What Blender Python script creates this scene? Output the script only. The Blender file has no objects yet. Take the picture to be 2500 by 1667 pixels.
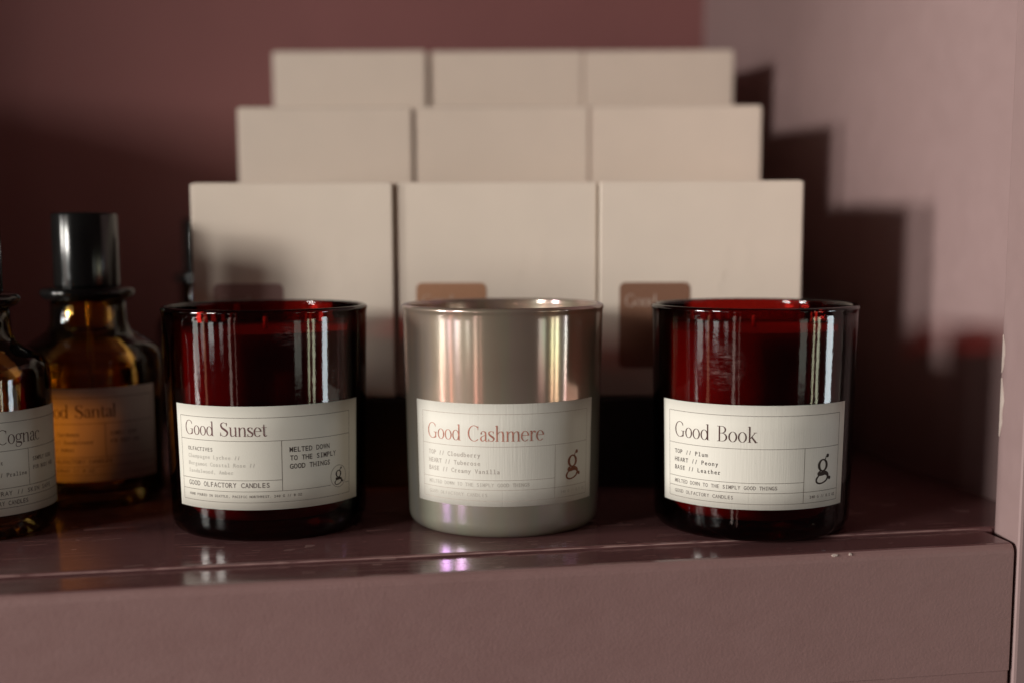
import bpy, bmesh, math, random
from mathutils import Vector, Matrix

random.seed(7)
R = math.radians
sc = bpy.context.scene
C = bpy.context.collection

# ------------------------------------------------------------------ camera
PITCH, ROLL = R(7.0), R(-0.22)
cam = bpy.data.cameras.new("camera")
cam.sensor_width = 36.0
cam.lens = 44.31
cam.shift_y = 0.0477
cam.clip_start, cam.clip_end = 0.01, 60.0
cam.dof.use_dof = True
cam.dof.focus_distance = 0.460
cam.dof.aperture_fstop = 3.7
co = bpy.data.objects.new("camera", cam)
C.objects.link(co)
co.matrix_world = (Matrix.Translation((0, 0, 0.112)) @ Matrix.Rotation(R(90) - PITCH, 4, 'X')
                   @ Matrix.Rotation(ROLL, 4, 'Z'))
sc.camera = co

# ------------------------------------------------------------------ world: the dim room
w = bpy.data.worlds.new("World")
sc.world = w
w.use_nodes = True
bg = w.node_tree.nodes["Background"]
bg.inputs["Color"].default_value = (1.0, 0.56, 0.56, 1)
bg.inputs["Strength"].default_value = 0.032

sc.view_settings.view_transform = 'Standard'
sc.view_settings.look = 'None'
sc.view_settings.exposure = 0.0
sc.view_settings.gamma = 1.0
cy = sc.cycles
cy.max_bounces = 12
cy.diffuse_bounces = 5
cy.glossy_bounces = 6
cy.transmission_bounces = 8
cy.transparent_max_bounces = 32
cy.caustics_reflective = False
cy.caustics_refractive = False
cy.use_denoising = True
cy.sample_clamp_indirect = 3.0

# ------------------------------------------------------------------ lamps: windows of the room
TARGET = Vector((0.0, 0.52, 0.09))

def window_light(name, az, width, el0, el1, dist, radiance, col):
    """az: degrees to the left (+) of the direction back towards the viewer; sizes in degrees."""
    elm = R((el0 + el1) / 2)
    d = Vector((-math.sin(R(az)) * math.cos(elm), -math.cos(R(az)) * math.cos(elm), math.sin(elm)))
    L = bpy.data.lights.new(name, 'AREA')
    L.shape = 'RECTANGLE'
    L.size = 2 * dist * math.tan(R(width / 2))
    L.size_y = 2 * dist * math.tan(R((el1 - el0) / 2))
    L.energy = radiance * math.pi * L.size * L.size_y
    L.color = col
    o = bpy.data.objects.new(name, L)
    C.objects.link(o)
    o.location = TARGET + d * dist
    o.rotation_euler = (-d).to_track_quat('-Z', 'Y').to_euler()
    return o

WARM = (1.0, 0.955, 0.885)
window_light("window_lamp", 71, 9, 4.5, 12.5, 4.0, 98, WARM)       # far left sash, open sky
window_light("window_lamp", 50, 9, 4.5, 12.5, 3.6, 78, WARM)       # near left sash, open sky
window_light("window_lamp", 71, 7, -8, 4.1, 4.0, 4.5, (0.96, 1.0, 0.93))    # lower panes
window_light("window_lamp", 51, 6, -7, 4.1, 3.6, 5.5, (0.96, 0.98, 0.95))
window_light("window_lamp", 62, 4, -7, 4.1, 3.6, 3.0, (1.0, 0.90, 0.86))
window_light("window_lamp", 39, 4, -7, 4.1, 3.6, 3.0, (1.0, 0.92, 0.88))
window_light("window_lamp", -45, 8, -9, 1, 4.0, 1.6, (0.97, 1.0, 0.84))
window_light("window_lamp", -58, 2.2, -10, 0, 4.0, 7.0, (1.0, 0.98, 0.66))
window_light("window_lamp", -64, 3.2, -10, 0, 4.0, 7.0, (1.0, 0.98, 0.70))
window_light("window_lamp", -80, 9, -11, 0, 4.0, 13.0, (0.86, 0.95, 1.0))
window_light("door_gap_lamp", 83, 1.6, -30, 6, 3.0, 9.0, (1.0, 0.95, 0.88))
window_light("door_gap_lamp", 60, 2.6, -22, 2, 3.0, 2.2, (1.0, 0.48, 0.28))
window_light("door_gap_lamp", 30, 2.6, -22, -1, 3.0, 2.8, (1.0, 0.80, 0.70))
window_light("door_gap_lamp", 24, 1.0, -22, -1, 3.0, 1.8, (1.0, 0.60, 0.50))

# ------------------------------------------------------------------ material helpers
def new_mat(name):
    m = bpy.data.materials.new(name)
    m.use_nodes = True
    nt = m.node_tree
    b = nt.nodes["Principled BSDF"]
    return m, nt, b

def node(nt, typ, **kw):
    n = nt.nodes.new(typ)
    for k, v in kw.items():
        setattr(n, k, v)
    return n

def coords(nt, scale=(1, 1, 1), kind="Object", loc=(0, 0, 0)):
    tc = node(nt, "ShaderNodeTexCoord")
    mp = node(nt, "ShaderNodeMapping")
    mp.inputs["Scale"].default_value = scale
    mp.inputs["Location"].default_value = loc
    nt.links.new(tc.outputs[kind], mp.inputs["Vector"])
    return mp.outputs["Vector"]

def noise(nt, vec, scale, detail=4, rough=0.5):
    n = node(nt, "ShaderNodeTexNoise")
    n.inputs["Scale"].default_value = scale
    n.inputs["Detail"].default_value = detail
    n.inputs["Roughness"].default_value = rough
    nt.links.new(vec, n.inputs["Vector"])
    return n.outputs["Fac"]

def ramp(nt, fac, stops):
    r = node(nt, "ShaderNodeValToRGB")
    while len(r.color_ramp.elements) < len(stops):
        r.color_ramp.elements.new(0.5)
    for e, (p, c) in zip(r.color_ramp.elements, stops):
        e.position = p
        e.color = c if len(c) == 4 else (*c, 1)
    nt.links.new(fac, r.inputs["Fac"])
    return r.outputs["Color"]

def mathn(nt, op, a, b=None, c=None, clamp=False):
    n = node(nt, "ShaderNodeMath", operation=op, use_clamp=clamp)
    for i, v in enumerate((a, b, c)):
        if v is None:
            continue
        if isinstance(v, (int, float)):
            n.inputs[i].default_value = v
        else:
            nt.links.new(v, n.inputs[i])
    return n.outputs[0]

def mixc(nt, fac, a, b, mode='MIX'):
    n = node(nt, "ShaderNodeMix", data_type='RGBA', blend_type=mode)
    for i, v in ((0, fac), (6, a), (7, b)):
        if isinstance(v, (int, float)):
            n.inputs[i].default_value = v
        elif isinstance(v, tuple):
            n.inputs[i].default_value = (*v, 1) if len(v) == 3 else v
        else:
            nt.links.new(v, n.inputs[i])
    return n.outputs[2]

def bump(nt, height, dist, strength=1.0, prev=None):
    n = node(nt, "ShaderNodeBump")
    n.inputs["Strength"].default_value = strength
    n.inputs["Distance"].default_value = dist
    nt.links.new(height, n.inputs["Height"])
    if prev is not None:
        nt.links.new(prev, n.inputs["Normal"])
    return n.outputs["Normal"]

# ------------------------------------------------------------------ materials
def paint_mat(name, base, rough, brush=(3, 60, 60), bumpd=0.00025, scratches=False):
    m, nt, b = new_mat(name)
    v = coords(nt)
    vb = coords(nt, brush)
    n1 = noise(nt, v, 9, 5)
    n2 = noise(nt, vb, 6, 6, 0.6)
    n3 = noise(nt, v, 900, 3, 0.6)
    dark = tuple(c * 0.94 for c in base)
    lite = tuple(min(1, c * 1.05) for c in base)
    col = ramp(nt, n1, [(0.3, dark), (0.7, lite)])
    col = mixc(nt, 0.25, col, ramp(nt, n2, [(0.35, dark), (0.65, lite)]))
    rg = ramp(nt, n2, [(0.3, (rough * 0.85,) * 3), (0.7, (rough * 1.2,) * 3)])
    h = mathn(nt, 'ADD', mathn(nt, 'MULTIPLY', n2, 0.7), mathn(nt, 'MULTIPLY', n3, 0.5))
    nrm = bump(nt, h, bumpd, 1.0)
    if scratches:
        # thin pale scuffs worn into the paint of the shelf
        for (sx, sy, rot, th, dens) in ((7, 160, 0.35, 0.012, 0.60), (6, 150, -0.5, 0.010, 0.62), (5, 120, 0.06, 0.012, 0.57)):
            tc = node(nt, "ShaderNodeTexCoord")
            mp = node(nt, "ShaderNodeMapping")
            mp.inputs["Rotation"].default_value = (0, 0, rot)
            mp.inputs["Scale"].default_value = (sx, sy, 1)
            nt.links.new(tc.outputs["Object"], mp.inputs["Vector"])
            vo = node(nt, "ShaderNodeTexVoronoi", feature='DISTANCE_TO_EDGE')
            vo.inputs["Scale"].default_value = 1.0
            nt.links.new(mp.outputs["Vector"], vo.inputs["Vector"])
            line = mathn(nt, 'LESS_THAN', vo.outputs["Distance"], th)
            mask = mathn(nt, 'GREATER_THAN', noise(nt, v, 34 + sx * 3, 3), dens)
            k = mathn(nt, 'MULTIPLY', mathn(nt, 'MULTIPLY', line, mask), 0.30)
            col = mixc(nt, k, col, (0.62, 0.44, 0.40))
    nt.links.new(col, b.inputs["Base Color"])
    nt.links.new(rg, b.inputs["Roughness"])
    nt.links.new(nrm, b.inputs["Normal"])
    return m

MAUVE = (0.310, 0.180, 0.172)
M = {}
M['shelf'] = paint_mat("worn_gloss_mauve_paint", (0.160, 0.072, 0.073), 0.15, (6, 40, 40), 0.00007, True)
M['front'] = paint_mat("mauve_paint_front", MAUVE, 0.5, (14, 40, 26), 0.00022)
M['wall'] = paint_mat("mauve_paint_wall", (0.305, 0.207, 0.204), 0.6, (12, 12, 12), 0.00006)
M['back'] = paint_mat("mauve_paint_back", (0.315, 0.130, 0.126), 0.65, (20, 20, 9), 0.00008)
M['bead'] = paint_mat("lit_bead_paint", (0.40, 0.24, 0.225), 0.4, (14, 40, 26), 0.00005)  # paler than the boards: light caught on the ridge is in the colour
M['chip'], nt, b = new_mat("bare_primer")
b.inputs["Base Color"].default_value = (0.62, 0.52, 0.47, 1)
b.inputs["Roughness"].default_value = 0.35

def paper_mat(name, base, laid=False):
    m, nt, b = new_mat(name)
    v = coords(nt)
    n1 = noise(nt, v, 40, 5)
    n2 = noise(nt, v, 2200, 2)
    col = ramp(nt, n1, [(0.25, tuple(c * 0.965 for c in base)), (0.75, tuple(min(1, c * 1.02) for c in base))])
    nt.links.new(col, b.inputs["Base Color"])
    b.inputs["Roughness"].default_value = 0.62
    h = n2
    if laid:
        vl = coords(nt, (1700, 1700, 60))
        nl = noise(nt, vl, 1.0, 3, 0.6)
        h = mathn(nt, 'ADD', mathn(nt, 'MULTIPLY', nl, 1.4), mathn(nt, 'MULTIPLY', n2, 0.3))
    nt.links.new(bump(nt, h, 0.00006 if laid else 0.00003), b.inputs["Normal"])
    return m

M['carton'] = paper_mat("cream_carton", (0.865, 0.745, 0.635))
M['label'] = paper_mat("cream_label_paper", (0.70, 0.675, 0.60))
M['label_laid'] = paper_mat("cream_laid_label_paper", (0.74, 0.715, 0.645), True)

def flat_mat(name, col, rough=0.5, metal=0.0, n=0.06):
    m, nt, b = new_mat(name)
    v = coords(nt)
    f = noise(nt, v, 700, 3, 0.6)
    c = ramp(nt, f, [(0.3, tuple(k * (1 - n) for k in col)), (0.7, tuple(min(1, k * (1 + n)) for k in col))])
    nt.links.new(c, b.inputs["Base Color"])
    b.inputs["Roughness"].default_value = rough
    b.inputs["Metallic"].default_value = metal
    return m

M['sticker_mauve'] = flat_mat("mauve_sticker", (0.36, 0.205, 0.185), 0.5)
M['sticker_tan'] = flat_mat("tan_sticker", (0.46, 0.235, 0.135), 0.5)
M['sticker_brown'] = flat_mat("brown_sticker", (0.27, 0.135, 0.085), 0.5)
M['sticker_ink'] = flat_mat("cream_ink", (0.60, 0.48, 0.40), 0.7)
M['ink'] = flat_mat("black_ink", (0.075, 0.06, 0.055), 0.8)
M['ink_grey'] = flat_mat("grey_ink", (0.19, 0.165, 0.15), 0.8)
M['ink_line'] = flat_mat("line_ink", (0.20, 0.17, 0.15), 0.8)
M['ink_glare'] = flat_mat("glare_pale_ink", (0.50, 0.475, 0.425), 0.8)  # glare on the left-hand print is put into this paler colour
M['ink_plum'] = flat_mat("plum_foil_ink", (0.16, 0.085, 0.085), 0.75, 0.0, 0.25)
M['ink_book'] = flat_mat("dark_plum_foil_ink", (0.085, 0.045, 0.042), 0.75, 0.0, 0.25)
M['ink_logo'] = flat_mat("brown_black_ink", (0.055, 0.04, 0.034), 0.8)
M['foil'] = flat_mat("copper_foil", (0.47, 0.205, 0.155), 0.75, 0.0, 0.3)
M['foil_logo'] = flat_mat("bronze_foil", (0.25, 0.095, 0.055), 0.75, 0.0, 0.2)
M['foil_sheen'] = flat_mat("sheen_grey_foil_ink", (0.45, 0.405, 0.36), 0.75, 0.0, 0.1)  # sheen of the small print is painted in as a lighter grey
M['foil_glare'] = flat_mat("glare_pale_foil_ink", (0.53, 0.495, 0.445), 0.75, 0.0, 0.1)  # palest lines: window glare on the print, held in the base colour
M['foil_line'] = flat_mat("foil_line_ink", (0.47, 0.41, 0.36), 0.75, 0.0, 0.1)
for k in M:
    if k.startswith(('ink', 'foil')):
        M[k].node_tree.nodes["Principled BSDF"].inputs["Specular IOR Level"].default_value = 0.15
M['wax'] = flat_mat("soy_wax", (0.72, 0.60, 0.48), 0.6, 0, 0.04)
M['wax_red'] = flat_mat("dark_wax", (0.60, 0.30, 0.22), 0.6, 0, 0.04)
for k in ('wax', 'wax_red'):
    q = M[k].node_tree.nodes["Principled BSDF"]
    q.inputs["Subsurface Weight"].default_value = 0.9
    q.inputs["Subsurface Radius"].default_value = (1.0, 0.7, 0.5)
    q.inputs["Subsurface Scale"].default_value = 0.018
M['riser'] = flat_mat("black_riser_board", (0.018, 0.014, 0.013), 0.6, 0, 0.3)

def glass_mat(name, tint, gloss_rough=0.035, ior=1.5, smudges=(), wav=0.0, deepen=2.4):
    """Thin coloured glass: tinted see-through surface plus Fresnel reflection; the tint deepens at grazing angles."""
    m, nt, b = new_mat(name)
    nt.nodes.remove(b)
    out = nt.nodes["Material Output"]
    lw = node(nt, "ShaderNodeLayerWeight")
    lw.inputs["Blend"].default_value = 0.5
    deep = tuple(c ** deepen for c in tint)
    f3 = mathn(nt, 'POWER', lw.outputs["Facing"], 3.0)
    tc = mixc(nt, f3, tint, deep)
    tr = node(nt, "ShaderNodeBsdfTransparent")
    nt.links.new(tc, tr.inputs["Color"])
    gl = node(nt, "ShaderNodeBsdfGlossy")
    gl.inputs["Roughness"].default_value = gloss_rough
    fr = node(nt, "ShaderNodeFresnel")
    fr.inputs["IOR"].default_value = ior
    v = coords(nt)
    if wav:
        nrm = bump(nt, noise(nt, v, 160, 4, 0.65), wav)
        nt.links.new(nrm, gl.inputs["Normal"])
        nt.links.new(nrm, fr.inputs["Normal"])
    mx = node(nt, "ShaderNodeMixShader")
    nt.links.new(fr.outputs[0], mx.inputs["Fac"])
    nt.links.new(tr.outputs[0], mx.inputs[1])
    nt.links.new(gl.outputs[0], mx.inputs[2])
    sh = mx.outputs[0]
    for (cx, cz, rx, rz, amt) in smudges:
        # finger smears: a patch of dull film on the front of the glass (object space)
        tco = node(nt, "ShaderNodeTexCoord")
        sp = node(nt, "ShaderNodeSeparateXYZ")
        nt.links.new(tco.outputs["Object"], sp.inputs[0])
        dx = mathn(nt, 'DIVIDE', mathn(nt, 'SUBTRACT', sp.outputs[0], cx), rx)
        dz = mathn(nt, 'DIVIDE', mathn(nt, 'SUBTRACT', sp.outputs[2], cz), rz)
        rr = mathn(nt, 'ADD', mathn(nt, 'MULTIPLY', dx, dx), mathn(nt, 'MULTIPLY', dz, dz))
        inside = mathn(nt, 'SUBTRACT', 1.0, rr, clamp=True)
        frontside = mathn(nt, 'LESS_THAN', sp.outputs[1], 0.0)
        mp = node(nt, "ShaderNodeMapping")
        mp.inputs["Rotation"].default_value = (0, R(35), 0)
        mp.inputs["Scale"].default_value = (260, 260, 1500)
        nt.links.new(tco.outputs["Object"], mp.inputs["Vector"])
        st = noise(nt, mp.outputs["Vector"], 1.0, 3, 0.6)
        stc = mathn(nt, 'MULTIPLY', mathn(nt, 'SUBTRACT', st, 0.42, clamp=True), 4.0, clamp=True)
        bl = mathn(nt, 'MULTIPLY', mathn(nt, 'SUBTRACT', noise(nt, v, 260, 4, 0.6), 0.36, clamp=True), 3.0, clamp=True)
        k = mathn(nt, 'MULTIPLY', mathn(nt, 'MULTIPLY', inside, frontside), mathn(nt, 'MULTIPLY', stc, bl))
        k = mathn(nt, 'MULTIPLY', k, amt)
        df = node(nt, "ShaderNodeBsdfDiffuse")
        df.inputs["Color"].default_value = (0.75, 0.55, 0.52, 1)
        ms = node(nt, "ShaderNodeMixShader")
        nt.links.new(k, ms.inputs["Fac"])
        nt.links.new(sh, ms.inputs[1])
        nt.links.new(df.outputs[0], ms.inputs[2])
        sh = ms.outputs[0]
    nt.links.new(sh, out.inputs["Surface"])
    return m

RED = (0.515, 0.095, 0.08)
M['red_glass_a'] = glass_mat("ruby_glass_smeared_by_rim", RED, 0.05, smudges=((0.013, 0.0765, 0.011, 0.006, 0.22), (0.025, 0.058, 0.005, 0.009, 0.22)), wav=0.00003)
M['red_glass_b'] = glass_mat("ruby_glass_with_finger_smear", (0.525, 0.10, 0.085), 0.06, smudges=((-0.0115, 0.065, 0.009, 0.010, 0.13),), wav=0.00004)
M['red_glass_inner'] = glass_mat("ruby_glass_inner_face", (0.62, 0.10, 0.085), 0.12, 1.16)
M['amber'] = glass_mat("amber_glass", (0.98, 0.77, 0.38), 0.04, wav=0.00006, deepen=1.7)
M['liquid'] = glass_mat("amber_liquid", (0.98, 0.86, 0.52), 0.05)

def pearl_mat():
    """Olive-grey glass under a vapour-deposited film: the film's reflection colour follows its thickness from rim to foot."""
    m, nt, b = new_mat("iridescent_pearl_glass")
    tco = node(nt, "ShaderNodeTexCoord")
    sp = node(nt, "ShaderNodeSeparateXYZ")
    nt.links.new(tco.outputs["Object"], sp.inputs[0])
    n1 = noise(nt, coords(nt), 30, 4)
    zf = mathn(nt, 'ADD', mathn(nt, 'DIVIDE', sp.outputs[2], 0.085), mathn(nt, 'MULTIPLY', mathn(nt, 'SUBTRACT', n1, 0.5), 0.16))
    col = ramp(nt, n1, [(0.3, (0.45, 0.455, 0.37)), (0.7, (0.49, 0.495, 0.405))])
    # base tint by height: taupe towards the rim, olive at the foot
    omb = ramp(nt, zf, [(0.25, (1.0, 1.0, 1.0)), (0.75, (0.76, 0.65, 0.63))])
    body = mixc(nt, 1.0, col, omb, 'MULTIPLY')
    b.inputs["Metallic"].default_value = 0.35
    b.inputs["Roughness"].default_value = 0.42
    b.inputs["Specular IOR Level"].default_value = 0.1
    film = ramp(nt, zf, [(0.0, (0.50, 0.62, 0.40)), (0.08, (0.62, 0.36, 0.86)), (0.17, (0.72, 0.40, 0.86)), (0.32, (0.50, 0.66, 0.50)),
                         (0.52, (1.0, 0.52, 0.46)), (0.64, (1.0, 0.60, 0.54)), (0.80, (0.98, 0.80, 0.70)), (0.90, (0.90, 0.86, 0.80)), (1.0, (0.72, 0.60, 0.64))])
    # the film drifts in thickness round the jar: lilac, copper and sage patches
    nv = noise(nt, coords(nt, (75, 75, 9)), 1.0, 2, 0.5)
    drift = ramp(nt, nv, [(0.32, (0.78, 0.66, 1.0)), (0.45, (1.0, 0.74, 0.64)), (0.58, (0.86, 1.0, 0.82)), (0.70, (1.0, 0.78, 0.90))])
    film = mixc(nt, 0.6, film, drift, 'MULTIPLY')
    nt.links.new(mixc(nt, 0.25, body, drift, 'MULTIPLY'), b.inputs["Base Color"])
    lw = node(nt, "ShaderNodeLayerWeight")
    lw.inputs["Blend"].default_value = 0.35
    edge = mathn(nt, 'POWER', lw.outputs["Facing"], 2.5)
    film = mixc(nt, edge, film, (0.62, 0.64, 0.80))
    gl = node(nt, "ShaderNodeBsdfGlossy")
    gl.inputs["Roughness"].default_value = 0.13
    nt.links.new(film, gl.inputs["Color"])
    nrm = bump(nt, noise(nt, coords(nt), 120, 3, 0.6), 0.00002)
    nt.links.new(nrm, gl.inputs["Normal"])
    tr = node(nt, "ShaderNodeBsdfTransparent")
    tr.inputs["Color"].default_value = (0.80, 0.56, 0.42, 1)
    m1 = node(nt, "ShaderNodeMixShader")
    m1.inputs["Fac"].default_value = 0.30
    nt.links.new(b.outputs[0], m1.inputs[1])
    nt.links.new(tr.outputs[0], m1.inputs[2])
    mx = node(nt, "ShaderNodeMixShader")
    nt.links.new(mathn(nt, 'ADD', mathn(nt, 'MULTIPLY', edge, 0.45), 0.30, clamp=True), mx.inputs["Fac"])
    nt.links.new(m1.outputs[0], mx.inputs[1])
    nt.links.new(gl.outputs[0], mx.inputs[2])
    nt.links.new(mx.outputs[0], nt.nodes["Material Output"].inputs["Surface"])
    return m
M['pearl'] = pearl_mat()

def cap_mat():
    m, nt, b = new_mat("black_cap_satin")
    f = noise(nt, coords(nt, (1, 1, 0.05)), 400, 3)
    nt.links.new(ramp(nt, f, [(0.3, (0.006, 0.0065, 0.0065)), (0.7, (0.010, 0.010, 0.010))]), b.inputs["Base Color"])
    b.inputs["Roughness"].default_value = 0.16
    b.inputs["Metallic"].default_value = 0.0
    b.inputs["Specular IOR Level"].default_value = 0.5
    return m
M['cap'] = cap_mat()

# ------------------------------------------------------------------ mesh helpers
def mesh_obj(name, verts, faces, mat, parent=None, smooth=False):
    me = bpy.data.meshes.new(name)
    me.from_pydata([tuple(v) for v in verts], [], faces)
    me.materials.append(mat)
    if smooth:
        me.polygons.foreach_set("use_smooth", [True] * len(me.polygons))
    me.update()
    o = bpy.data.objects.new(name, me)
    C.objects.link(o)
    if parent:
        o.parent = parent
    return o

def bm_obj(name, bm, mat, parent=None, smooth=False):
    me = bpy.data.meshes.new(name)
    bmesh.ops.recalc_face_normals(bm, faces=bm.faces)
    bm.to_mesh(me)
    bm.free()
    me.materials.append(mat)
    if smooth:
        me.polygons.foreach_set("use_smooth", [True] * len(me.polygons))
    o = bpy.data.objects.new(name, me)
    C.objects.link(o)
    if parent:
        o.parent = parent
    return o

def thing(name, label, cat, loc=(0, 0, 0), rz=0.0, group=None):
    o = bpy.data.objects.new(name, None)
    o.empty_display_size = 0.02
    C.objects.link(o)
    o.location = loc
    o.rotation_euler = (0, 0, rz)
    o["label"] = label
    o["category"] = cat
    if group:
        o["group"] = group
    return o

def box_bm(x0, x1, y0, y1, z0, z1, bev=0.0, seg=2, edges=None):
    bm = bmesh.new()
    bmesh.ops.create_cube(bm, size=1)
    for v in bm.verts:
        v.co = Vector((x0 if v.co.x < 0 else x1, y0 if v.co.y < 0 else y1, z0 if v.co.z < 0 else z1))
    if bev:
        es = [e for e in bm.edges if edges is None or edges(e)]
        bmesh.ops.bevel(bm, geom=es, offset=bev, segments=seg, profile=0.5, affect='EDGES')
    return bm

def lathe(name, prof, mat, parent, n=112, closed=False):
    """prof: list of (r, z). r==0 ends become poles."""
    verts, faces, rings = [], [], []
    for (r, z) in prof:
        if r < 1e-7:
            rings.append([len(verts)])
            verts.append((0, 0, z))
        else:
            rings.append(list(range(len(verts), len(verts) + n)))
            for k in range(n):
                a = 2 * math.pi * k / n
                verts.append((r * math.cos(a), r * math.sin(a), z))
    pairs = list(zip(rings[:-1], rings[1:]))
    if closed:
        pairs.append((rings[-1], rings[0]))
    for a, b in pairs:
        for k in range(n):
            k2 = (k + 1) % n
            if len(a) == 1 and len(b) == 1:
                continue
            if len(a) == 1:
                faces.append((a[0], b[k2], b[k]))
            elif len(b) == 1:
                faces.append((a[k], a[k2], b[0]))
            else:
                faces.append((a[k], a[k2], b[k2], b[k]))
    return mesh_obj(name, verts, faces, mat, parent, True)

def arc(cx, cz, r, a0, a1, n):
    return [(cx + r * math.cos(R(a0 + (a1 - a0) * i / n)), cz + r * math.sin(R(a0 + (a1 - a0) * i / n))) for i in range(n + 1)]

# ------------------------------------------------------------------ lettering: a high-contrast serif drawn stroke by stroke
class Pen:
    def __init__(self):
        self.v, self.f, self.layer = [], [], 0
    def ribbon(self, pts, ws, closed=False):
        z = self.layer
        self.layer += 1
        n = len(pts)
        base = len(self.v)
        for i, (x, y) in enumerate(pts):
            if closed:
                a, b = pts[(i - 1) % n], pts[(i + 1) % n]
            else:
                a, b = pts[max(0, i - 1)], pts[min(n - 1, i + 1)]
            dx, dy = b[0] - a[0], b[1] - a[1]
            l = math.hypot(dx, dy) or 1
            nx, ny = -dy / l, dx / l
            h = ws[i] / 2
            self.v.append((x + nx * h, y + ny * h, z))
            self.v.append((x - nx * h, y - ny * h, z))
        m = n if closed else n - 1
        for i in range(m):
            j = (i + 1) % n
            self.f.append((base + 2 * i, base + 2 * i + 1, base + 2 * j + 1, base + 2 * j))
    def ell(self, cx, cy, rx, ry, ws, wt, a0=0, a1=360, n=40):
        """Elliptic arc whose thickness runs from ws at the sides to wt at top and bottom."""
        full = abs(a1 - a0) >= 359.9
        z = self.layer
        self.layer += 1
        base = len(self.v)
        cnt = n if full else n + 1
        for i in range(cnt):
            a = R(a0 + (a1 - a0) * i / n)
            c, s = math.cos(a), math.sin(a)
            self.v.append((cx + (rx + ws / 2) * c, cy + (ry + wt / 2) * s, z))
            self.v.append((cx + (rx - ws / 2) * c, cy + (ry - wt / 2) * s, z))
        for i in range(n):
            j = (i + 1) % cnt if full else i + 1
            self.f.append((base + 2 * i, base + 2 * i + 1, base + 2 * j + 1, base + 2 * j))
    def bar(self, x0, y0, x1, y1, w0, w1=None):
        self.ribbon([(x0, y0), (x1, y1)], [w0, w0 if w1 is None else w1])
    def disc(self, cx, cy, rx, ry=None, n=18):
        ry = ry or rx
        z = self.layer
        self.layer += 1
        base = len(self.v)
        for i in range(n):
            a = 2 * math.pi * i / n
            self.v.append((cx + rx * math.cos(a), cy + ry * math.sin(a), z))
        self.f.append(tuple(range(base, base + n)))
    def curve(self, ctrl, ws, n=9):
        pts, out = [], []
        P = [ctrl[0]] + list(ctrl) + [ctrl[-1]]
        W = [ws[0]] + list(ws) + [ws[-1]]
        for i in range(1, len(P) - 2):
            for k in range(n):
                t = k / n
                def cr(a, b, c, d):
                    return 0.5 * ((2 * b) + (-a + c) * t + (2 * a - 5 * b + 4 * c - d) * t * t + (-a + 3 * b - 3 * c + d) * t ** 3)
                pts.append((cr(*[q[0] for q in P[i - 1:i + 3]]), cr(*[q[1] for q in P[i - 1:i + 3]])))
                out.append(W[i] + (W[i + 1] - W[i]) * t)
        pts.append(ctrl[-1])
        out.append(ws[-1])
        self.ribbon(pts, out)

T, H_, XH = 0.088, 0.032, 0.66          # stem, hairline, x-height (cap height = 1)
def foot(p, x, y=0.0, l=0.09, r=0.09):
    p.bar(x - l - T / 2, y + H_ / 2, x + r + T / 2, y + H_ / 2, H_)
def flag(p, x, y, l=0.10):
    p.ribbon([(x - l - T / 2, y - 0.035), (x, y - 0.01)], [0.028, 0.055])
def g_o(p):
    p.ell(0.27, XH / 2, 0.215, XH / 2 - 0.005, T, H_); return 0.56
def g_G(p):
    p.ell(0.43, 0.5, 0.36, 0.50, T, H_ + 0.006, 52, 318)
    p.bar(0.655, 0.895, 0.70, 0.74, 0.075, 0.02)
    p.bar(0.705, 0.40, 0.705, 0.06, T)
    p.curve([(0.705, 0.10), (0.66, 0.05), (0.58, 0.02)], [0.06, 0.045, 0.03])
    foot(p, 0.70, 0.385, 0.11, 0.07); return 0.87
def g_d(p):
    p.ell(0.26, XH / 2, 0.205, XH / 2 - 0.005, T, H_)
    p.bar(0.485, 0.0, 0.485, 1.03, T); flag(p, 0.485, 1.03, 0.07)
    p.bar(0.485, H_ / 2, 0.60, H_ / 2, H_); return 0.62
def g_S(p):
    p.curve([(0.53, 0.76), (0.50, 0.90), (0.33, 0.985), (0.15, 0.90), (0.12, 0.76), (0.20, 0.61), (0.40, 0.47), (0.55, 0.34), (0.57, 0.20), (0.44, 0.04), (0.27, 0.015), (0.11, 0.11), (0.07, 0.27)],
            [0.03, 0.035, 0.035, 0.075, 0.105, 0.135, 0.15, 0.13, 0.10, 0.05, 0.035, 0.035, 0.03])
    p.bar(0.535, 0.97, 0.535, 0.74, 0.045, 0.02); p.bar(0.068, 0.03, 0.068, 0.29, 0.045, 0.02); return 0.68
def g_u(p):
    p.bar(0.13, XH, 0.13, 0.20, T); flag(p, 0.13, XH, 0.06)
    p.curve([(0.13, 0.22), (0.155, 0.07), (0.25, 0.02), (0.37, 0.06), (0.47, 0.17)], [T, 0.09, 0.04, 0.034, 0.03])
    p.bar(0.485, 0.0, 0.485, XH, T); flag(p, 0.485, XH, 0.06); p.bar(0.485, H_ / 2, 0.60, H_ / 2, H_); return 0.62
def arch(p, x0, x1):
    p.curve([(x0, 0.46), (x0 + 0.10, 0.60), (x0 + 0.23, XH - 0.02), (x1 - 0.035, 0.60), (x1, 0.44)], [0.03, 0.034, 0.045, 0.085, T])
    p.bar(x1, 0.45, x1, 0.0, T); foot(p, x1, 0, 0.05, 0.06)
def g_n(p):
    p.bar(0.13, 0, 0.13, XH, T); flag(p, 0.13, XH, 0.06); foot(p, 0.13, 0, 0.06, 0.05); arch(p, 0.16, 0.50); return 0.64
def g_h(p):
    p.bar(0.13, 0, 0.13, 1.03, T); flag(p, 0.13, 1.03, 0.06); foot(p, 0.13, 0, 0.06, 0.05); arch(p, 0.16, 0.50); return 0.64
def g_m(p):
    p.bar(0.13, 0, 0.13, XH, T); flag(p, 0.13, XH, 0.06); foot(p, 0.13, 0, 0.06, 0.04); arch(p, 0.16, 0.47); arch(p, 0.50, 0.81); return 0.95
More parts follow.
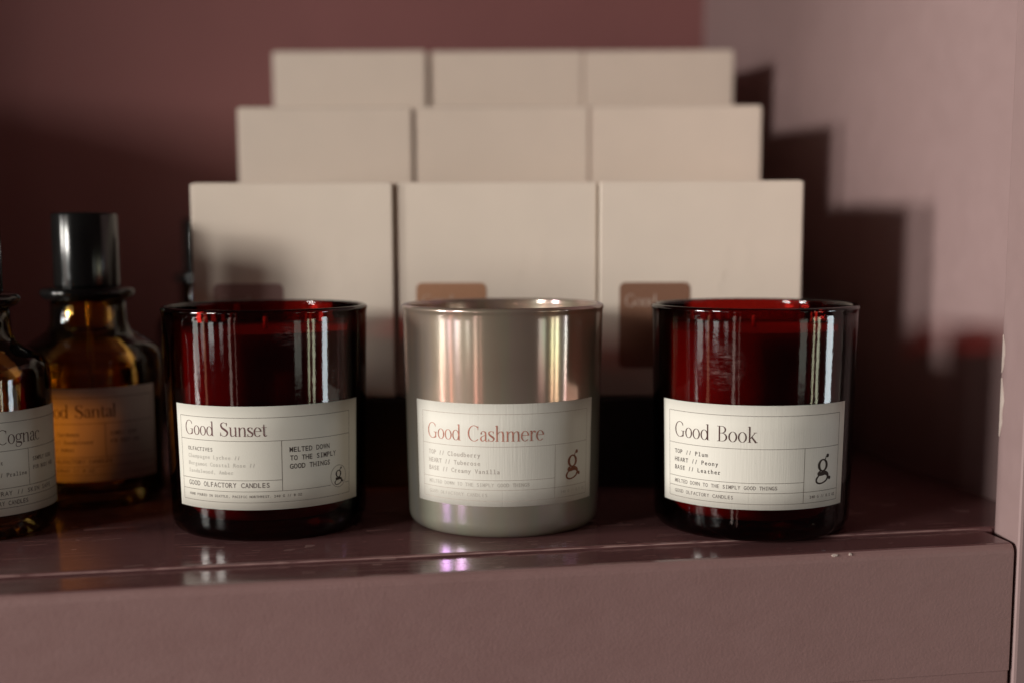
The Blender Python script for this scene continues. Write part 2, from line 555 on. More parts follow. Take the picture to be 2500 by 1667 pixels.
def g_s(p):
    p.curve([(0.355, 0.53), (0.33, 0.62), (0.22, 0.655), (0.10, 0.60), (0.085, 0.50), (0.17, 0.385), (0.32, 0.275), (0.38, 0.16), (0.31, 0.035), (0.19, 0.012), (0.08, 0.07), (0.055, 0.18)],
            [0.028, 0.034, 0.034, 0.07, 0.09, 0.115, 0.115, 0.09, 0.05, 0.034, 0.03, 0.028])
    p.bar(0.36, 0.655, 0.36, 0.50, 0.036, 0.02); p.bar(0.052, 0.01, 0.052, 0.19, 0.036, 0.02); return 0.45
def g_e(p):
    p.ell(0.27, XH / 2, 0.215, XH / 2 - 0.005, T, H_, 8, 318)
    p.bar(0.07, 0.375, 0.515, 0.375, 0.034); p.bar(0.485, 0.36, 0.475, 0.43, 0.07, 0.08); return 0.54
def g_t(p):
    p.curve([(0.17, 0.86), (0.165, 0.6), (0.165, 0.20), (0.20, 0.05), (0.29, 0.03), (0.37, 0.09)], [0.03, T, T, 0.09, 0.045, 0.025])
    p.bar(0.03, XH - 0.02, 0.36, XH - 0.02, 0.036); return 0.39
def g_C(p):
    p.ell(0.43, 0.5, 0.36, 0.50, T, H_ + 0.006, 48, 312)
    p.bar(0.68, 0.96, 0.68, 0.72, 0.05, 0.02); return 0.78
def g_a(p):
    p.curve([(0.09, 0.49), (0.12, 0.60), (0.24, 0.65), (0.35, 0.60), (0.375, 0.48)], [0.05, 0.036, 0.04, 0.085, T])
    p.bar(0.375, 0.49, 0.375, 0.10, T)
    p.curve([(0.375, 0.13), (0.39, 0.03), (0.45, 0.02), (0.50, 0.07)], [0.09, 0.06, 0.04, 0.02])
    p.curve([(0.36, 0.40), (0.20, 0.34), (0.085, 0.24), (0.085, 0.11), (0.17, 0.02), (0.29, 0.07), (0.36, 0.17)], [0.03, 0.036, 0.07, 0.10, 0.05, 0.036, 0.03])
    p.disc(0.105, 0.505, 0.05); return 0.50
def g_r(p):
    p.bar(0.13, 0, 0.13, XH, T); flag(p, 0.13, XH, 0.06); foot(p, 0.13, 0, 0.06, 0.08)
    p.curve([(0.17, 0.44), (0.22, 0.58), (0.30, 0.64), (0.37, 0.62)], [0.03, 0.034, 0.05, 0.075]); p.disc(0.36, 0.585, 0.055); return 0.43
def g_B(p):
    p.bar(0.17, 0, 0.17, 1, T); p.bar(0.03, 1 - H_ / 2, 0.34, 1 - H_ / 2, H_); p.bar(0.03, H_ / 2, 0.36, H_ / 2, H_)
    p.ell(0.33, 0.765, 0.20, 0.217, T, H_, -90, 90, 20); p.ell(0.35, 0.275, 0.245, 0.257, T + 0.01, H_, -90, 90, 20)
    p.bar(0.17, 0.54, 0.36, 0.54, H_); return 0.70
def g_k(p):
    p.bar(0.13, 0, 0.13, 1.03, T); flag(p, 0.13, 1.03, 0.06); foot(p, 0.13, 0, 0.06, 0.05)
    p.bar(0.17, 0.27, 0.45, XH - 0.02, 0.036); p.bar(0.255, 0.36, 0.505, 0.0, T * 1.05); p.bar(0.36, XH - 0.02, 0.54, XH - 0.02, H_); p.bar(0.42, H_ / 2, 0.60, H_ / 2, H_); return 0.61
def g_c(p):
    p.ell(0.27, XH / 2, 0.215, XH / 2 - 0.005, T, H_, 45, 315); p.disc(0.405, 0.545, 0.052); return 0.48
def g_l(p):
    p.bar(0.13, 0, 0.13, 1.03, T); flag(p, 0.13, 1.03, 0.06); foot(p, 0.13, 0, 0.06, 0.06); return 0.26
def g_g(p):
    p.ell(0.25, 0.43, 0.175, 0.215, T * 0.9, H_)
    p.curve([(0.38, 0.57), (0.44, 0.64), (0.50, 0.65)], [0.03, 0.03, 0.06]); p.disc(0.50, 0.62, 0.048)
    p.curve([(0.17, 0.245), (0.09, 0.17), (0.11, 0.09), (0.26, 0.065), (0.42, 0.03), (0.47, -0.08), (0.38, -0.21), (0.22, -0.25), (0.07, -0.20), (0.04, -0.10), (0.12, 0.04)],
            [0.03, 0.045, 0.075, 0.11, 0.11, 0.08, 0.05, 0.036, 0.05, 0.05, 0.03]); return 0.54
SERIF = dict(o=g_o, G=g_G, d=g_d, S=g_S, u=g_u, n=g_n, h=g_h, m=g_m, s=g_s, e=g_e, t=g_t, C=g_C, a=g_a, r=g_r, B=g_B, k=g_k, c=g_c, l=g_l, g=g_g)

def serif_text(text, height, width=None):
    """-> flat verts (x, y, layer) and faces; baseline at y = 0, left at x = 0."""
    V, F, x, lay = [], [], 0.0, 0
    for ch in text:
        if ch == ' ':
            x += 0.44
            continue
        p = Pen()
        adv = SERIF[ch](p)
        b = len(V)
        V += [(a + x, y, z + lay) for (a, y, z) in p.v]
        F += [tuple(i + b for i in f) for f in p.f]
        lay += p.layer
        x += adv
    sx = (width / x) if width else height
    return [(a * sx, y * height, z) for (a, y, z) in V], F

def logo_g(height, dot=True):
    """The round-eared binocular g with its full stop, drawn about (0, 0)."""
    p = Pen()
    p.ell(-0.01, 0.135, 0.180, 0.195, 0.112, 0.050, 0, 360, 40)                    # bowl
    p.curve([(0.09, 0.315), (0.13, 0.41), (0.19, 0.465)], [0.04, 0.04, 0.06])
    p.disc(0.205, 0.452, 0.066)                                               # ear
    p.curve([(-0.09, -0.045), (-0.20, -0.115), (-0.185, -0.17), (-0.05, -0.155), (0.10, -0.135), (0.215, -0.19), (0.245, -0.285), (0.17, -0.40), (0.0, -0.475), (-0.17, -0.485), (-0.285, -0.42), (-0.285, -0.32), (-0.19, -0.215)],
            [0.044, 0.07, 0.11, 0.145, 0.15, 0.125, 0.09, 0.062, 0.052, 0.056, 0.066, 0.076, 0.05])
    if dot:
        p.disc(0.335, -0.325, 0.062, 0.066)
    return [(a * height, y * height, z) for (a, y, z) in p.v], p.f

# small typewriter-like lettering: the built-in letters set one by one in equal cells
_glyphs = {}
def glyph(ch):
    if ch in _glyphs:
        return _glyphs[ch]
    cu = bpy.data.curves.new("glyph", 'FONT')
    cu.body = ch
    cu.size = 1.0
    cu.resolution_u = 3
    cu.fill_mode = 'FRONT'
    cu.offset = 0.014
    ob = bpy.data.objects.new("glyph", cu)
    C.objects.link(ob)
    dg = bpy.context.evaluated_depsgraph_get()
    dg.update()
    me = ob.evaluated_get(dg).to_mesh()
    v = [(q.co.x, q.co.y) for q in me.vertices]
    f = [tuple(pl.vertices) for pl in me.polygons]
    ob.evaluated_get(dg).to_mesh_clear()
    bpy.data.objects.remove(ob)
    bpy.data.curves.remove(cu)
    _glyphs[ch] = (v, f)
    return _glyphs[ch]

_cap = None
def mono_text(text, cap, adv, weight=1.0):
    """Equal-width letters, cap height `cap`, cell `adv`; slabs are added on the narrow letters."""
    global _cap
    if _cap is None:
        _cap = max(y for _, y in glyph('H')[0])
    s = cap / _cap
    V, F = [], []
    for i, ch in enumerate(text):
        if ch == ' ':
            continue
        v, f = glyph(ch)
        if not v:
            continue
        x0, x1 = min(q[0] for q in v), max(q[0] for q in v)
        wdt = (x1 - x0) * s
        k = min(s, 0.88 * adv / max(1e-9, (x1 - x0)))
        cx = (i + 0.5) * adv
        b = len(V)
        V += [(cx + (q[0] - (x0 + x1) / 2) * k, q[1] * s, 0) for q in v]
        F += [tuple(t + b for t in q) for q in f]
        th = cap * 0.13
        slabs = []
        if ch == 'I':
            slabs = [(-0.27, 0.27, 0, th), (-0.27, 0.27, cap - th, cap)]
        elif ch == 'l':
            slabs = [(-0.32, 0.34, 0, th), (-0.28, 0.0, cap * 1.03 - th, cap * 1.03)]
        elif ch == 'i':
            slabs = [(-0.32, 0.34, 0, th), (-0.28, 0.0, cap * 0.74 - th, cap * 0.74)]
        elif ch == 'r':
            slabs = [(-0.36, 0.14, 0, th)]
        for (a0, a1, y0, y1) in slabs:
            b = len(V)
            V += [(cx + a0 * adv, y0, 1), (cx + a1 * adv, y0, 1), (cx + a1 * adv, y1, 1), (cx + a0 * adv, y1, 1)]
            F.append((b, b + 1, b + 2, b + 3))
    return V, F

def line_strip(x0, y0, x1, y1, w, n=48):
    p = Pen()
    pts = [(x0 + (x1 - x0) * i / n, y0 + (y1 - y0) * i / n) for i in range(n + 1)]
    p.ribbon(pts, [w] * (n + 1))
    return p.v, p.f

class Print:
    """Collects flat lettering in label units and bends it round a jar or lays it on a flat face."""
    def __init__(self):
        self.V, self.F, self.k = [], [], 0
    def add(self, vf, x, y):
        v, f = vf
        b = len(self.V)
        self.V += [(a + x, c + y, z + self.k) for (a, c, z) in v]
        self.F += [tuple(i + b for i in q) for q in f]
        self.k += 1
    def build(self, name, mat, parent, mapf, off):
        vs = [mapf(x, y, off + z * 1.2e-6) for (x, y, z) in self.V]
        fs = []
        for q in self.F:
            # keep every face turned outwards
            a, b, c = [Vector((self.V[i][0], self.V[i][1], 0)) for i in q[:3]]
            area = sum(self.V[q[i]][0] * self.V[q[(i + 1) % len(q)]][1] - self.V[q[(i + 1) % len(q)]][0] * self.V[q[i]][1] for i in range(len(q)))
            fs.append(q if area > 0 else tuple(reversed(q)))
        return mesh_obj(name, vs, fs, mat, parent)

# ------------------------------------------------------------------ the cabinet
CAB = thing("display_cabinet", "dusty mauve painted wooden display shelf with worn glossy top and thick front edge", "shelf",
            (0.1845, 0.4729, 0), R(10.3))
def front_top(e):
    return all(v.co.y < -0.02 and v.co.z > -0.001 for v in e.verts)
bm = box_bm(-0.961, -0.0008, 0.0, 0.4296, -0.030, 0.0006, 0.0016, 4, lambda e: all(v.co.y < 0.001 and v.co.z > -0.001 for v in e.verts))
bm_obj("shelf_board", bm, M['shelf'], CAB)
bm = box_bm(-0.96, -0.0054, -0.0225, -0.0004, -0.0480, -0.0004, 0.0032, 4,
            lambda e: all(v.co.y < -0.02 and v.co.z > -0.01 for v in e.verts))
o = bm_obj("front_edge_board", bm, M['front'], CAB, True)
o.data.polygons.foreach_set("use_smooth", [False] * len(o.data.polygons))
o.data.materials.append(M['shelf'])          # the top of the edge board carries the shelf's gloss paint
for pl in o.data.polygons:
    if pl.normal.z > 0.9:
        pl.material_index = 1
bm_obj("shelf_end_strip", box_bm(-0.0005, 0.0266, 0.0006, 0.4296, -0.030, 0.0006), M['shelf'], CAB)
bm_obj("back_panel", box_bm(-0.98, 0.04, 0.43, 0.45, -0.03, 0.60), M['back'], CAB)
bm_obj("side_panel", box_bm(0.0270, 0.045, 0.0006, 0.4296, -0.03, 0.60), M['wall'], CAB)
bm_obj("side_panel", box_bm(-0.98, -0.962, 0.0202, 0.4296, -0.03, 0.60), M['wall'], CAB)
bm_obj("added_shade_panel", box_bm(-0.585, -0.567, 0.20, 0.4296, 0.0008, 0.215, 0.001, 2), M['wall'], CAB)  # added out of view to shade the left of the back panel
bm_obj("upper_shelf", box_bm(-0.958, 0.0265, 0.001, 0.4296, 0.43, 0.455), M['wall'], CAB)
bm = box_bm(0.0, 0.085, -0.0235, 0.0003, -0.20, 0.60, 0.0012, 2)
for v in bm.verts:
    if v.co.x < 0.02 and v.co.y < -0.01:
        v.co.x -= 0.0040
bm_obj("upright_board", bm, M['wall'], CAB)
bm = box_bm(-1.05, -0.965, -0.0003, 0.020, -0.20, 0.60, 0.0012, 2)
bm_obj("upright_board", bm, M['wall'], CAB)
bm_obj("lower_rail", box_bm(-0.962, -0.0054, -0.0222, -0.003, -0.20, -0.0481, 0.0004, 2), M['front'], CAB)
# bead of dried paint, coloured paler for the light its ridge catches, along the joint between the shelf board and its front edge board
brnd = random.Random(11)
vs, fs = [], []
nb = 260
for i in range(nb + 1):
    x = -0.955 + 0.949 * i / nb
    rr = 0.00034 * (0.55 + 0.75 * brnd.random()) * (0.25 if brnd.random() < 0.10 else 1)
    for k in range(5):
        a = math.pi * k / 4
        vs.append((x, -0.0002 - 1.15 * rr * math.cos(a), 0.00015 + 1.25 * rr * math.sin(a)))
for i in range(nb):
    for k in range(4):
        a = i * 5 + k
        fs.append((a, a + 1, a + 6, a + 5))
mesh_obj("lit_paint_bead", vs, fs, M['bead'], CAB, True)
# chipped paint on the inner corner of the upright
rnd = random.Random(3)
def chip(z0, z1, wmax, name="paint_chip"):
    bm = bmesh.new()
    n = 9
    L, Rr = [], []
    for i in range(n):
        t = i / (n - 1)
        z = z0 + (z1 - z0) * t
        wdt = wmax * math.sin(math.pi * (0.08 + 0.84 * t)) * rnd.uniform(0.55, 1.0)
        L.append(bm.verts.new((0.0002, -0.0006, z)))
        Rr.append(bm.verts.new((-0.0002 - wdt * 0.17, -0.0009 - wdt * 2.2, z + rnd.uniform(-0.0004, 0.0004))))
    for i in range(n - 1):
        bm.faces.new((L[i], Rr[i], Rr[i + 1], L[i + 1]))
    o = bm_obj(name, bm, M['chip'], CAB)
    sd = o.modifiers.new("thick", 'SOLIDIFY')
    sd.thickness = 0.0003
    return o
chip(0.036, 0.058, 0.0016)
chip(0.060, 0.074, 0.0011)
# small nicks along the top arris of the front edge board
for (x0, ln) in ((-0.075, 0.0026), (-0.069, 0.0011)):
    bm = bmesh.new()
    ring = []
    for k in range(8):
        a = 2 * math.pi * k / 8
        dx = ln * 0.5 * math.cos(a) * rnd.uniform(0.7, 1.1)
        dy = 0.0004 * math.sin(a) * rnd.uniform(0.6, 1.2)
        ring.append(bm.verts.new((x0 + dx, -0.0216 + dy, -0.00125 + dy * 0.95)))
    bm.faces.new(ring)
    o = bm_obj("paint_nick", bm, M['chip'], CAB)
    sd = o.modifiers.new("thick", 'SOLIDIFY')
    sd.thickness = 0.0004
    sd.offset = 0

# ------------------------------------------------------------------ stepped riser and the nine boxes
BW, BH, PITCHY = 0.0888, 0.0940, 0.0938
BYAW = R(-0.9)
FRONT_Y = 0.5565
LEV = [0.0408, 0.0826, 0.1234]
RIS = thing("stepped_riser", "black stepped riser holding the cream boxes behind the candles", "riser", (-0.0068, FRONT_Y, 0), BYAW)
y0 = -0.002
for i, zt in enumerate(LEV):
    ya = y0 + i * PITCHY
    yb = y0 + (i + 1) * PITCHY - 0.0004
    bm_obj("riser_step", box_bm(-0.1345, 0.1345, ya, yb, 0.0007, zt - 0.0003, 0.0008, 2), M['riser'], RIS)

def carton_label_map(x, y, off):
    return (x, -BH * 0 - off, y)

def make_carton(stick_mat):
    root = thing("candle_box", "", "box", (0, 0, 0), 0, "cream candle boxes stacked on the stepped riser")
    bm = box_bm(-BW / 2, BW / 2, 0, BW, 0, BH, 0.0007, 2)
    bm_obj("carton", bm, M['carton'], root)
    # lid flap seam: the tuck flap sits slightly inside the top edge
    bm = box_bm(-BW / 2 + 0.0012, BW / 2 - 0.0012, 0.0006, BW - 0.0012, BH - 0.0005, BH + 0.00035, 0.0003, 1)
    bm_obj("lid_flap", bm, M['carton'], root)
    lg = Print()
    lg.add(logo_g(0.029, True), 0.016, 0.0585)
    o = lg.build("embossed_logo", M['carton'], root, lambda x, y, f: (x, -f, y), 0.00005)
    sd = o.modifiers.new("thick", 'SOLIDIFY')
    sd.thickness = 0.00020
    sd.offset = -1
    # rounded sticker
    W2, x0, z0, z1, r = 0.0310, -0.0355, 0.0128, 0.0503, 0.0026
    pts = []
    for (cx, cz, a0) in ((x0 + W2 - r, z1 - r, 0), (x0 + r, z1 - r, 90), (x0 + r, z0 + r, 180), (x0 + W2 - r, z0 + r, 270)):
        pts += arc(cx, cz, r, a0, a0 + 90, 5)
    vs = [(a, -0.00010, c) for a, c in pts] + [(a, -0.00022, c) for a, c in pts]
    n = len(pts)
    fs = [tuple(reversed(range(n, 2 * n)))] + [(i, (i + 1) % n, n + (i + 1) % n, n + i) for i in range(n)]
    st = mesh_obj("sticker", vs, fs, stick_mat, root)
    pr = Print()
    pr.add(serif_text("Good", 0.0052, 0.0140), x0 + 0.0025, z1 - 0.0105)
    pr.build("printed_text", M['sticker_ink'], st, lambda x, y, f: (x, -f, y), 0.00026)
    return root

def copy_thing(src, label, group=None):
    r = src.copy()
    C.objects.link(r)
    r["label"] = label
    if group:
        r["group"] = group
    for ch in list(src.children):
        c = ch.copy()
        C.objects.link(c)
        c.parent = r
        for g in list(ch.children):
            d = g.copy()
            C.objects.link(d)
            d.parent = c
    return r

proto = make_carton(M['sticker_mauve'])
BLAB = [
    ["cream box with mauve sticker directly behind the leftmost dark red candle", "cream box with tan orange sticker directly behind the pale pearly candle",
     "cream box with dark brown sticker directly behind the rightmost dark red candle"],
    ["left cream box of the middle tier on the riser", "centre cream box of the middle tier on the riser", "right cream box of the middle tier on the riser"],
    ["left cream box of the topmost tier against the mauve back", "centre cream box of the topmost tier against the mauve back", "right cream box of the topmost tier beside the stepped shadow"]]
SM = ['sticker_mauve', 'sticker_tan', 'sticker_brown']
XS = [[-0.0964, -0.0068, 0.0830], [-0.0963, -0.0062, 0.0815], [-0.0962, -0.0058, 0.0816]]
YO = [[0.0, 0.0026, 0.0008], [0.0006, 0.0028, 0.0036], [0.0, 0.0036, 0.0046]]
YW = [[0.2, -0.1, -0.35], [0.1, 0.0, -0.3], [0.1, 0.2, -0.1]]
cosb, sinb = math.cos(BYAW), math.sin(BYAW)
for row in range(3):
    for k in range(3):
        o = proto if (row, k) == (0, 0) else copy_thing(proto, BLAB[row][k])
        o["label"] = BLAB[row][k]
        ly = row * PITCHY + YO[row][k]
        lx = XS[row][k]
        o.location = (lx - ly * sinb, FRONT_Y + (lx + 0.0068) * sinb + ly * cosb, LEV[row] + 0.0001)
        o.rotation_euler = (0, 0, BYAW + R(YW[row][k]))
        for c in o.children:
            if c.name.startswith("sticker") and k > 0:
                c.data = c.data.copy()
                c.data.materials.clear()
                c.data.materials.append(M[SM[k]])

# ------------------------------------------------------------------ candles
JH, RB, RT = 0.0853, 0.0374, 0.0391
def jar_r(z):
    return RB + (RT - RB) * z / JH
LW_ANG = 59.0
LZ0, LZ1 = 0.0126, 0.0508

def jar_profile():
    p = [(0, 0.0008), (0.029, 0.0006), (0.0332, 0.0)]
    p += [(RB - 0.0042 + 0.0042 * math.sin(R(a)), 0.0055 - 0.0055 * math.cos(R(a))) for a in (15, 30, 45, 60, 75, 90)]
    p += [(jar_r(z), z) for z in (0.02, 0.04, 0.06, 0.075, 0.0805, 0.0822)]
    lip = 0.00125
    p += [(jar_r(JH) - 0.0009 + lip * math.cos(R(a)), JH - lip + lip * math.sin(R(a))) for a in (-38, -10, 20, 50, 80, 110, 140, 170, 200)]
    ri = 0.0022
    p += [(jar_r(0.081) - ri, 0.0805), (jar_r(0.06) - ri, 0.06), (jar_r(0.03) - ri, 0.03), (jar_r(0.012) - ri, 0.012)]
    p += [(RB - ri - 0.0030 + 0.003 * math.cos(R(a)), 0.0100 - 0.003 * math.sin(R(a))) for a in (30, 60, 90)]
    p += [(0, 0.0070)]
    return p

def make_candle(label, loc, rz, glass, paper, wax_mat, wax_top=0.0725):
    root = thing("candle", label, "candle", loc, rz, "scented candles along the front of the shelf")
    jar = lathe("glass_jar", jar_profile(), glass, root, 144)
    if glass is not M['pearl']:
        # the inner face lies against the wax and hardly reflects
        jar.data.materials.append(M['red_glass_inner'])
        for pl in jar.data.polygons:
            c = pl.center
            if c.z > 0.006 and math.hypot(c.x, c.y) < jar_r(c.z) - 0.0017 and c.z < 0.081:
                pl.material_index = 1
    ri = 0.0024
    prof = [(0, 0.0073), (RB - ri - 0.0035, 0.0073), (RB - ri - 0.0008, 0.0096), (jar_r(0.012) - ri - 0.0001, 0.0125),
            (jar_r(0.04) - ri - 0.0001, 0.04), (jar_r(wax_top) - ri - 0.0002, wax_top), (jar_r(wax_top) - ri - 0.0016, wax_top - 0.0006), (0.012, wax_top - 0.0004), (0, wax_top - 0.0003)]
    wax = lathe("wax", prof, wax_mat, root, 72)
    wk = lathe("wick", [(0, wax_top - 0.0005), (0.0009, wax_top - 0.0004), (0.0009, wax_top + 0.0040), (0, wax_top + 0.0043)], M['label'], root, 10)
    def mp(x, y, off):      # x, y in metres on the label; x = 0 faces the front
        a = x / RT
        r = jar_r(y) + off
        return (r * math.sin(a), -r * math.cos(a), y)
    n = 56
    half = R(LW_ANG) * RT
    vs, fs = [], []
    for j in range(5):
        z = LZ0 + (LZ1 - LZ0) * j / 4
        for i in range(n + 1):
            vs.append(mp(-half + 2 * half * i / n, z, 0.00022))
    for j in range(4):
        for i in range(n):
            a = j * (n + 1) + i
            fs.append((a, a + 1, a + n + 2, a + n + 1))
    lb = mesh_obj("paper_label", vs, fs, paper, root, True)
    sd = lb.modifiers.new("thick", 'SOLIDIFY')
    sd.thickness = 0.00014
    sd.offset = -1
    return root, lb, mp, half

LWID = 2 * R(LW_ANG) * RT
LHGT = LZ1 - LZ0
def U(u):
    return (u - 0.5) * LWID
def Vv(v):
    return LZ1 - v * LHGT
LT = 0.00020
OFF = 0.00026

def lines(rules, mat, lb, mp):
    pr = Print()
    for (u0, v0, u1, v1) in rules:
        pr.add(line_strip(U(u0), Vv(v0), U(u1), Vv(v1), LT), 0, 0)
    return pr.build("printed_rules", mat, lb, mp, OFF - 0.00002)

def text_block(rows, mat, lb, mp, name="printed_text"):
    pr = Print()
    for (s, u0, u1, vb, cap) in rows:
        adv = (u1 - u0) * LWID / len(s)
        pr.add(mono_text(s, cap * LHGT, adv), U(u0), Vv(vb))
    return pr.build(name, mat, lb, mp, OFF)

def title(s, u0, u1, vb, cap, mat, lb, mp):
    pr = Print()
    pr.add(serif_text(s, cap * LHGT, (u1 - u0) * LWID), U(u0), Vv(vb))
    return pr.build("printed_title", mat, lb, mp, OFF)

def logo(u, v, h, mat, lb, mp):
    pr = Print()
    pr.add(logo_g(h * LHGT), U(u), Vv(v))
    return pr.build("printed_logo", mat, lb, mp, OFF)

BOOK_RULES = [(0.05, 0.10, 0.955, 0.10), (0.05, 0.945, 0.955, 0.945), (0.05, 0.10, 0.05, 0.945), (0.955, 0.10, 0.955, 0.945),
              (0.05, 0.415, 0.955, 0.415), (0.05, 0.742, 0.742, 0.742), (0.05, 0.838, 0.955, 0.838), (0.742, 0.415, 0.742, 0.945)]
def face_cam(x, y, extra=0.0):
    return -math.atan2(x, y) * -1 * -1 + R(extra)

# pale pearly candle in the middle
cx, cyy = -0.0036, 0.4928
root, lb, mp, half = make_candle("pale iridescent pearl glass candle with white label, between the two dark red candles", (cx, cyy, 0.0005), face_cam(cx, cyy, 1.6), M['pearl'], M['label_laid'], M['wax'])
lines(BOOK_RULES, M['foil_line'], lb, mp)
title("Good Cashmere", 0.088, 0.682, 0.362, 0.150, M['foil'], lb, mp)
text_block([("TOP // Cloudberry", 0.09, 0.380, 0.520, 0.043), ("HEART // Tuberose", 0.09, 0.380, 0.600, 0.043), ("BASE // Creamy Vanilla", 0.09, 0.472, 0.678, 0.043)], M['foil_sheen'], lb, mp)
text_block([("MELTED DOWN TO THE SIMPLY GOOD THINGS", 0.09, 0.613, 0.806, 0.036), ("GOOD OLFACTORY CANDLES", 0.09, 0.412, 0.905, 0.034), ("240 G // 8.5 OZ", 0.775, 0.938, 0.903, 0.027)], M['foil_glare'], lb, mp)
logo(0.850, 0.635, 0.280, M['foil_logo'], lb, mp)

# right red candle
cx, cyy = 0.0933, 0.4852
root, lb, mp, half = make_candle("dark red glass candle at right end of the row, label reading Good Book", (cx, cyy, 0.0005), face_cam(cx, cyy, 1.2), M['red_glass_b'], M['label_laid'], M['wax_red'], 0.0765)
lines(BOOK_RULES, M['ink_line'], lb, mp)
title("Good Book", 0.092, 0.518, 0.352, 0.148, M['ink_book'], lb, mp)
text_block([("TOP // Plum", 0.09, 0.288, 0.517, 0.041), ("HEART // Peony", 0.09, 0.340, 0.596, 0.041), ("BASE // Leather", 0.09, 0.352, 0.675, 0.041)], M['ink'], lb, mp)
text_block([("MELTED DOWN TO THE SIMPLY GOOD THINGS", 0.09, 0.613, 0.806, 0.036), ("GOOD OLFACTORY CANDLES", 0.09, 0.412, 0.905, 0.034)], M['ink_grey'], lb, mp)
text_block([("240 G // 8.5 OZ", 0.775, 0.938, 0.903, 0.027)], M['ink_grey'], lb, mp)
logo(0.850, 0.630, 0.280, M['ink_logo'], lb, mp)

# left red candle
cx, cyy = -0.0956, 0.4886
root, lb, mp, half = make_candle("dark red glass candle nearest the amber bottles, label reading Good Sunset", (cx, cyy, 0.0005), face_cam(cx, cyy, 0.0), M['red_glass_a'], M['label'], M['wax_red'], 0.0765)
lines([(0.033, 0.11, 0.932, 0.11), (0.033, 0.927, 0.932, 0.927), (0.033, 0.11, 0.033, 0.927), (0.932, 0.11, 0.932, 0.927),
       (0.033, 0.333, 0.932, 0.333), (0.033, 0.712, 0.558, 0.712), (0.033, 0.820, 0.806, 0.820), (0.901, 0.820, 0.932, 0.820), (0.558, 0.333, 0.558, 0.820)], M['ink_line'], lb, mp)
title("Good Sunset", 0.068, 0.495, 0.288, 0.135, M['ink_plum'], lb, mp)
text_block([("OLFACTIVES", 0.08, 0.233, 0.440, 0.036), ("GOOD OLFACTORY CANDLES", 0.075, 0.502, 0.782, 0.047)], M['ink_grey'], lb, mp)
text_block([("Champagne Lychee //", 0.08, 0.368, 0.512, 0.037), ("Bergamot Coastal Rose //", 0.08, 0.437, 0.584, 0.037), ("Sandalwood, Amber", 0.08, 0.335, 0.656, 0.037)], M['ink_glare'], lb, mp)
text_block([("HAND POURED IN SEATTLE, PACIFIC NORTHWEST. 240 G // 8 OZ", 0.078, 0.650, 0.880, 0.024)], M['ink_grey'], lb, mp)
text_block([("MELTED DOWN", 0.593, 0.800, 0.449, 0.048), ("TO THE SIMPLY", 0.595, 0.838, 0.530, 0.048), ("GOOD THINGS", 0.593, 0.803, 0.611, 0.048)], M['ink'], lb, mp)
pr = Print()
p = Pen()
p.ell(0, 0, 0.00400, 0.00415, 0.00020, 0.00020, 0, 360, 44)
pr.add((p.v, p.f), U(0.855), Vv(0.742))
pr.build("printed_badge", M['ink_line'], lb, mp, OFF)
logo(0.855, 0.742, 0.170, M['ink_logo'], lb, mp)

# ------------------------------------------------------------------ amber bottles
BR = 0.0290
def bottle(label, loc, rz, texts=True):
    root = thing("amber_bottle", label, "bottle", loc, rz, "amber room spray bottles at the left of the shelf")
    p = [(0, 0.0016), (0.019, 0.0012), (0.0225, 0.0)]
    p += [(BR - 0.005 + 0.005 * math.sin(R(a)), 0.005 - 0.005 * math.cos(R(a))) for a in (20, 45, 70, 90)]
    p += [(BR, 0.02), (BR, 0.04), (BR, 0.0590)]
    p += [(BR - 0.0085 + 0.0085 * math.cos(R(a)), 0.0600 + 0.0085 * math.sin(R(a))) for a in (8, 22, 36, 50, 64)]
    p += [(0.0205, 0.0698), (0.0172, 0.0722), (0.0158, 0.0752), (0.0155, 0.0795), (0.0155, 0.0846), (0.0122, 0.0848)]
    p += [(0.0120, 0.0840), (0.0125, 0.0770), (0.0160, 0.0710), (0.0225, 0.0658), (BR - 0.0022, 0.0575), (BR - 0.0022, 0.0090), (BR - 0.0055, 0.0056), (0.012, 0.0052), (0, 0.0056)]
    lathe("glass", p, M['amber'], root, 96)
    q = BR - 0.0024
    lathe("liquid", [(0, 0.0060), (BR - 0.0060, 0.0060), (q, 0.0095), (q, 0.0560), (q - 0.0006, 0.0563), (0, 0.0560)], M['liquid'], root, 64)
    cap = [(0.0122, 0.0908), (0.0134, 0.0909), (0.0135, 0.0916), (0.0135, 0.1205), (0.0132, 0.1213), (0.0125, 0.1216), (0, 0.1216)]
    lathe("collar", [(0.0124, 0.0849), (0.0157, 0.0849), (0.0178, 0.0858), (0.0192, 0.0872), (0.0195, 0.0886), (0.0188, 0.0900), (0.0160, 0.0906), (0.0124, 0.0906)], M['cap'], root, 64)
    lathe("cap", cap, M['cap'], root, 64)
    lathe("spray_tube", [(0.0011, 0.0905), (0.0011, 0.0085), (0.0007, 0.0085), (0.0007, 0.0905)], M['liquid'], root, 12)
    return root

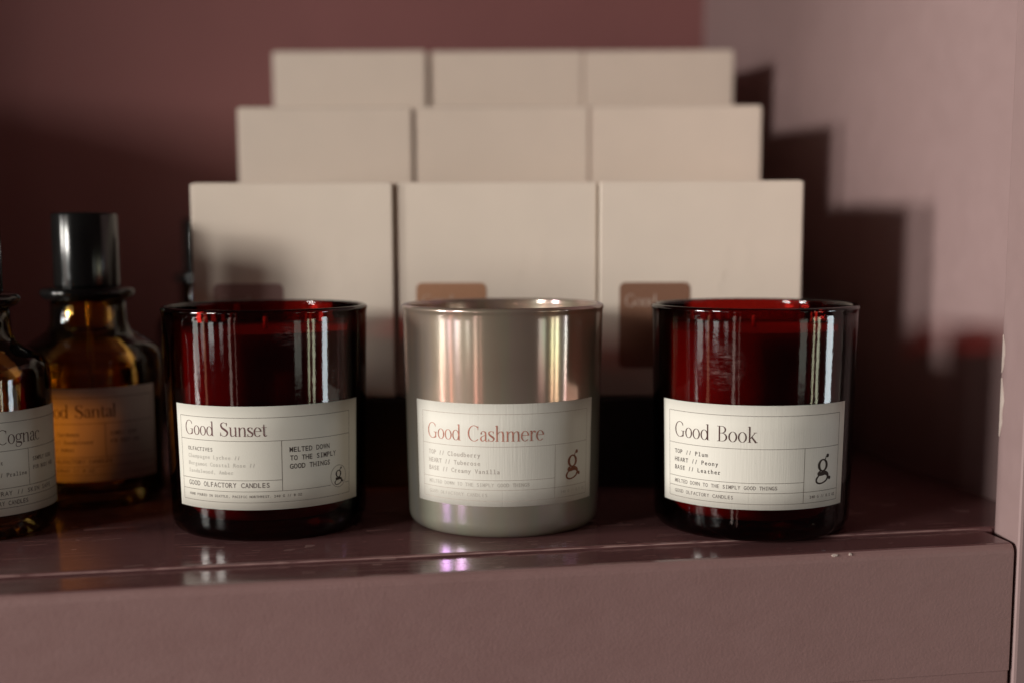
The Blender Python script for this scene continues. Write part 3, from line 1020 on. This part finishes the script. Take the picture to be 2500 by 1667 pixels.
BLW = R(110) * BR
BZ0, BZ1 = 0.0120, 0.0505
def BU(u):
    return (u - 0.5) * BLW
def BV(v):
    return BZ1 - v * (BZ1 - BZ0)
def bottle_label(root, name, lines_, dz=0.0):
    def bmap(x, y, off):
        a = x / BR
        r = BR + off
        return (r * math.sin(a), -r * math.cos(a), y + dz)
    n = 44
    vs, fs = [], []
    for j in range(3):
        for i in range(n + 1):
            vs.append(bmap(BU(i / n), BZ0 + (BZ1 - BZ0) * j / 2, 0.0002))
    for j in range(2):
        for i in range(n):
            a = j * (n + 1) + i
            fs.append((a, a + 1, a + n + 2, a + n + 1))
    lb = mesh_obj("paper_label", vs, fs, M['label'], root, True)
    sd = lb.modifiers.new("thick", 'SOLIDIFY')
    sd.thickness = 0.00012
    sd.offset = -1
    pr = Print()
    for (u0, v0, u1, v1) in ((0.035, 0.10, 0.965, 0.10), (0.035, 0.925, 0.965, 0.925), (0.035, 0.10, 0.035, 0.925), (0.965, 0.10, 0.965, 0.925),
                             (0.035, 0.375, 0.965, 0.375), (0.035, 0.735, 0.965, 0.735), (0.035, 0.835, 0.965, 0.835), (0.558, 0.375, 0.558, 0.735)):
        pr.add(line_strip(BU(u0), BV(v0), BU(u1), BV(v1), 0.00021), 0, 0)
    pr.build("printed_rules", M['ink_line'], lb, bmap, 0.00024)
    pr = Print()
    nm, u1 = name
    pr.add(serif_text(nm, 0.0053, (u1 - 0.05) * BLW), BU(0.05), BV(0.310))
    pr.build("printed_title", M['ink_book'], lb, bmap, 0.00026)
    pr = Print()
    for (s, u0, u1, vb, cap) in lines_:
        pr.add(mono_text(s, cap * (BZ1 - BZ0), (u1 - u0) * BLW / len(s)), BU(u0), BV(vb))
    pr.build("printed_text", M['ink_grey'], lb, bmap, 0.00026)

bx, by = -0.2068, 0.4780
b1 = bottle("nearest amber glass bottle with black cap, cut off at left edge, label ending in Cognac", (bx, by, 0.0005), face_cam(bx, by, 33))
bottle_label(b1, ("Good Cognac", 0.668), [("TOP // Chestnut", 0.07, 0.375, 0.505, 0.040), ("HEART // Praline", 0.20, 0.540, 0.625, 0.040),
    ("SIMPLY GOOD", 0.592, 0.80, 0.505, 0.038), ("FOR BODY AND", 0.592, 0.82, 0.590, 0.038),
    ("ROOM SPRAY // SKIN SAFE", 0.16, 0.775, 0.805, 0.042), ("GOOD OLFACTORY CANDLES", 0.08, 0.540, 0.900, 0.042)], -0.0024)
bx, by = -0.1803, 0.5370
b2 = bottle("amber bottle with tall black cap and orange lit label, just left of the red candle", (bx, by, 0.0005), face_cam(bx, by, 2.5))
bottle_label(b2, ("Good Santal", 0.640), [("TOP // Cardamom", 0.07, 0.375, 0.505, 0.038), ("HEART // Sandalwood", 0.07, 0.470, 0.590, 0.038), ("BASE // Amber", 0.07, 0.340, 0.670, 0.038),
    ("SIMPLY GOOD", 0.592, 0.80, 0.505, 0.038), ("FOR BODY AND", 0.592, 0.82, 0.590, 0.038),
    ("GOOD OLFACTORY CANDLES", 0.08, 0.600, 0.800, 0.042), ("ROOM SPRAY // 4 OZ", 0.08, 0.475, 0.895, 0.036)])
bx, by = -0.1765, 0.7350
b3 = bottle("dark amber bottle mostly hidden behind the leftmost front box", (bx, by, 0.0005), face_cam(bx, by, 0))
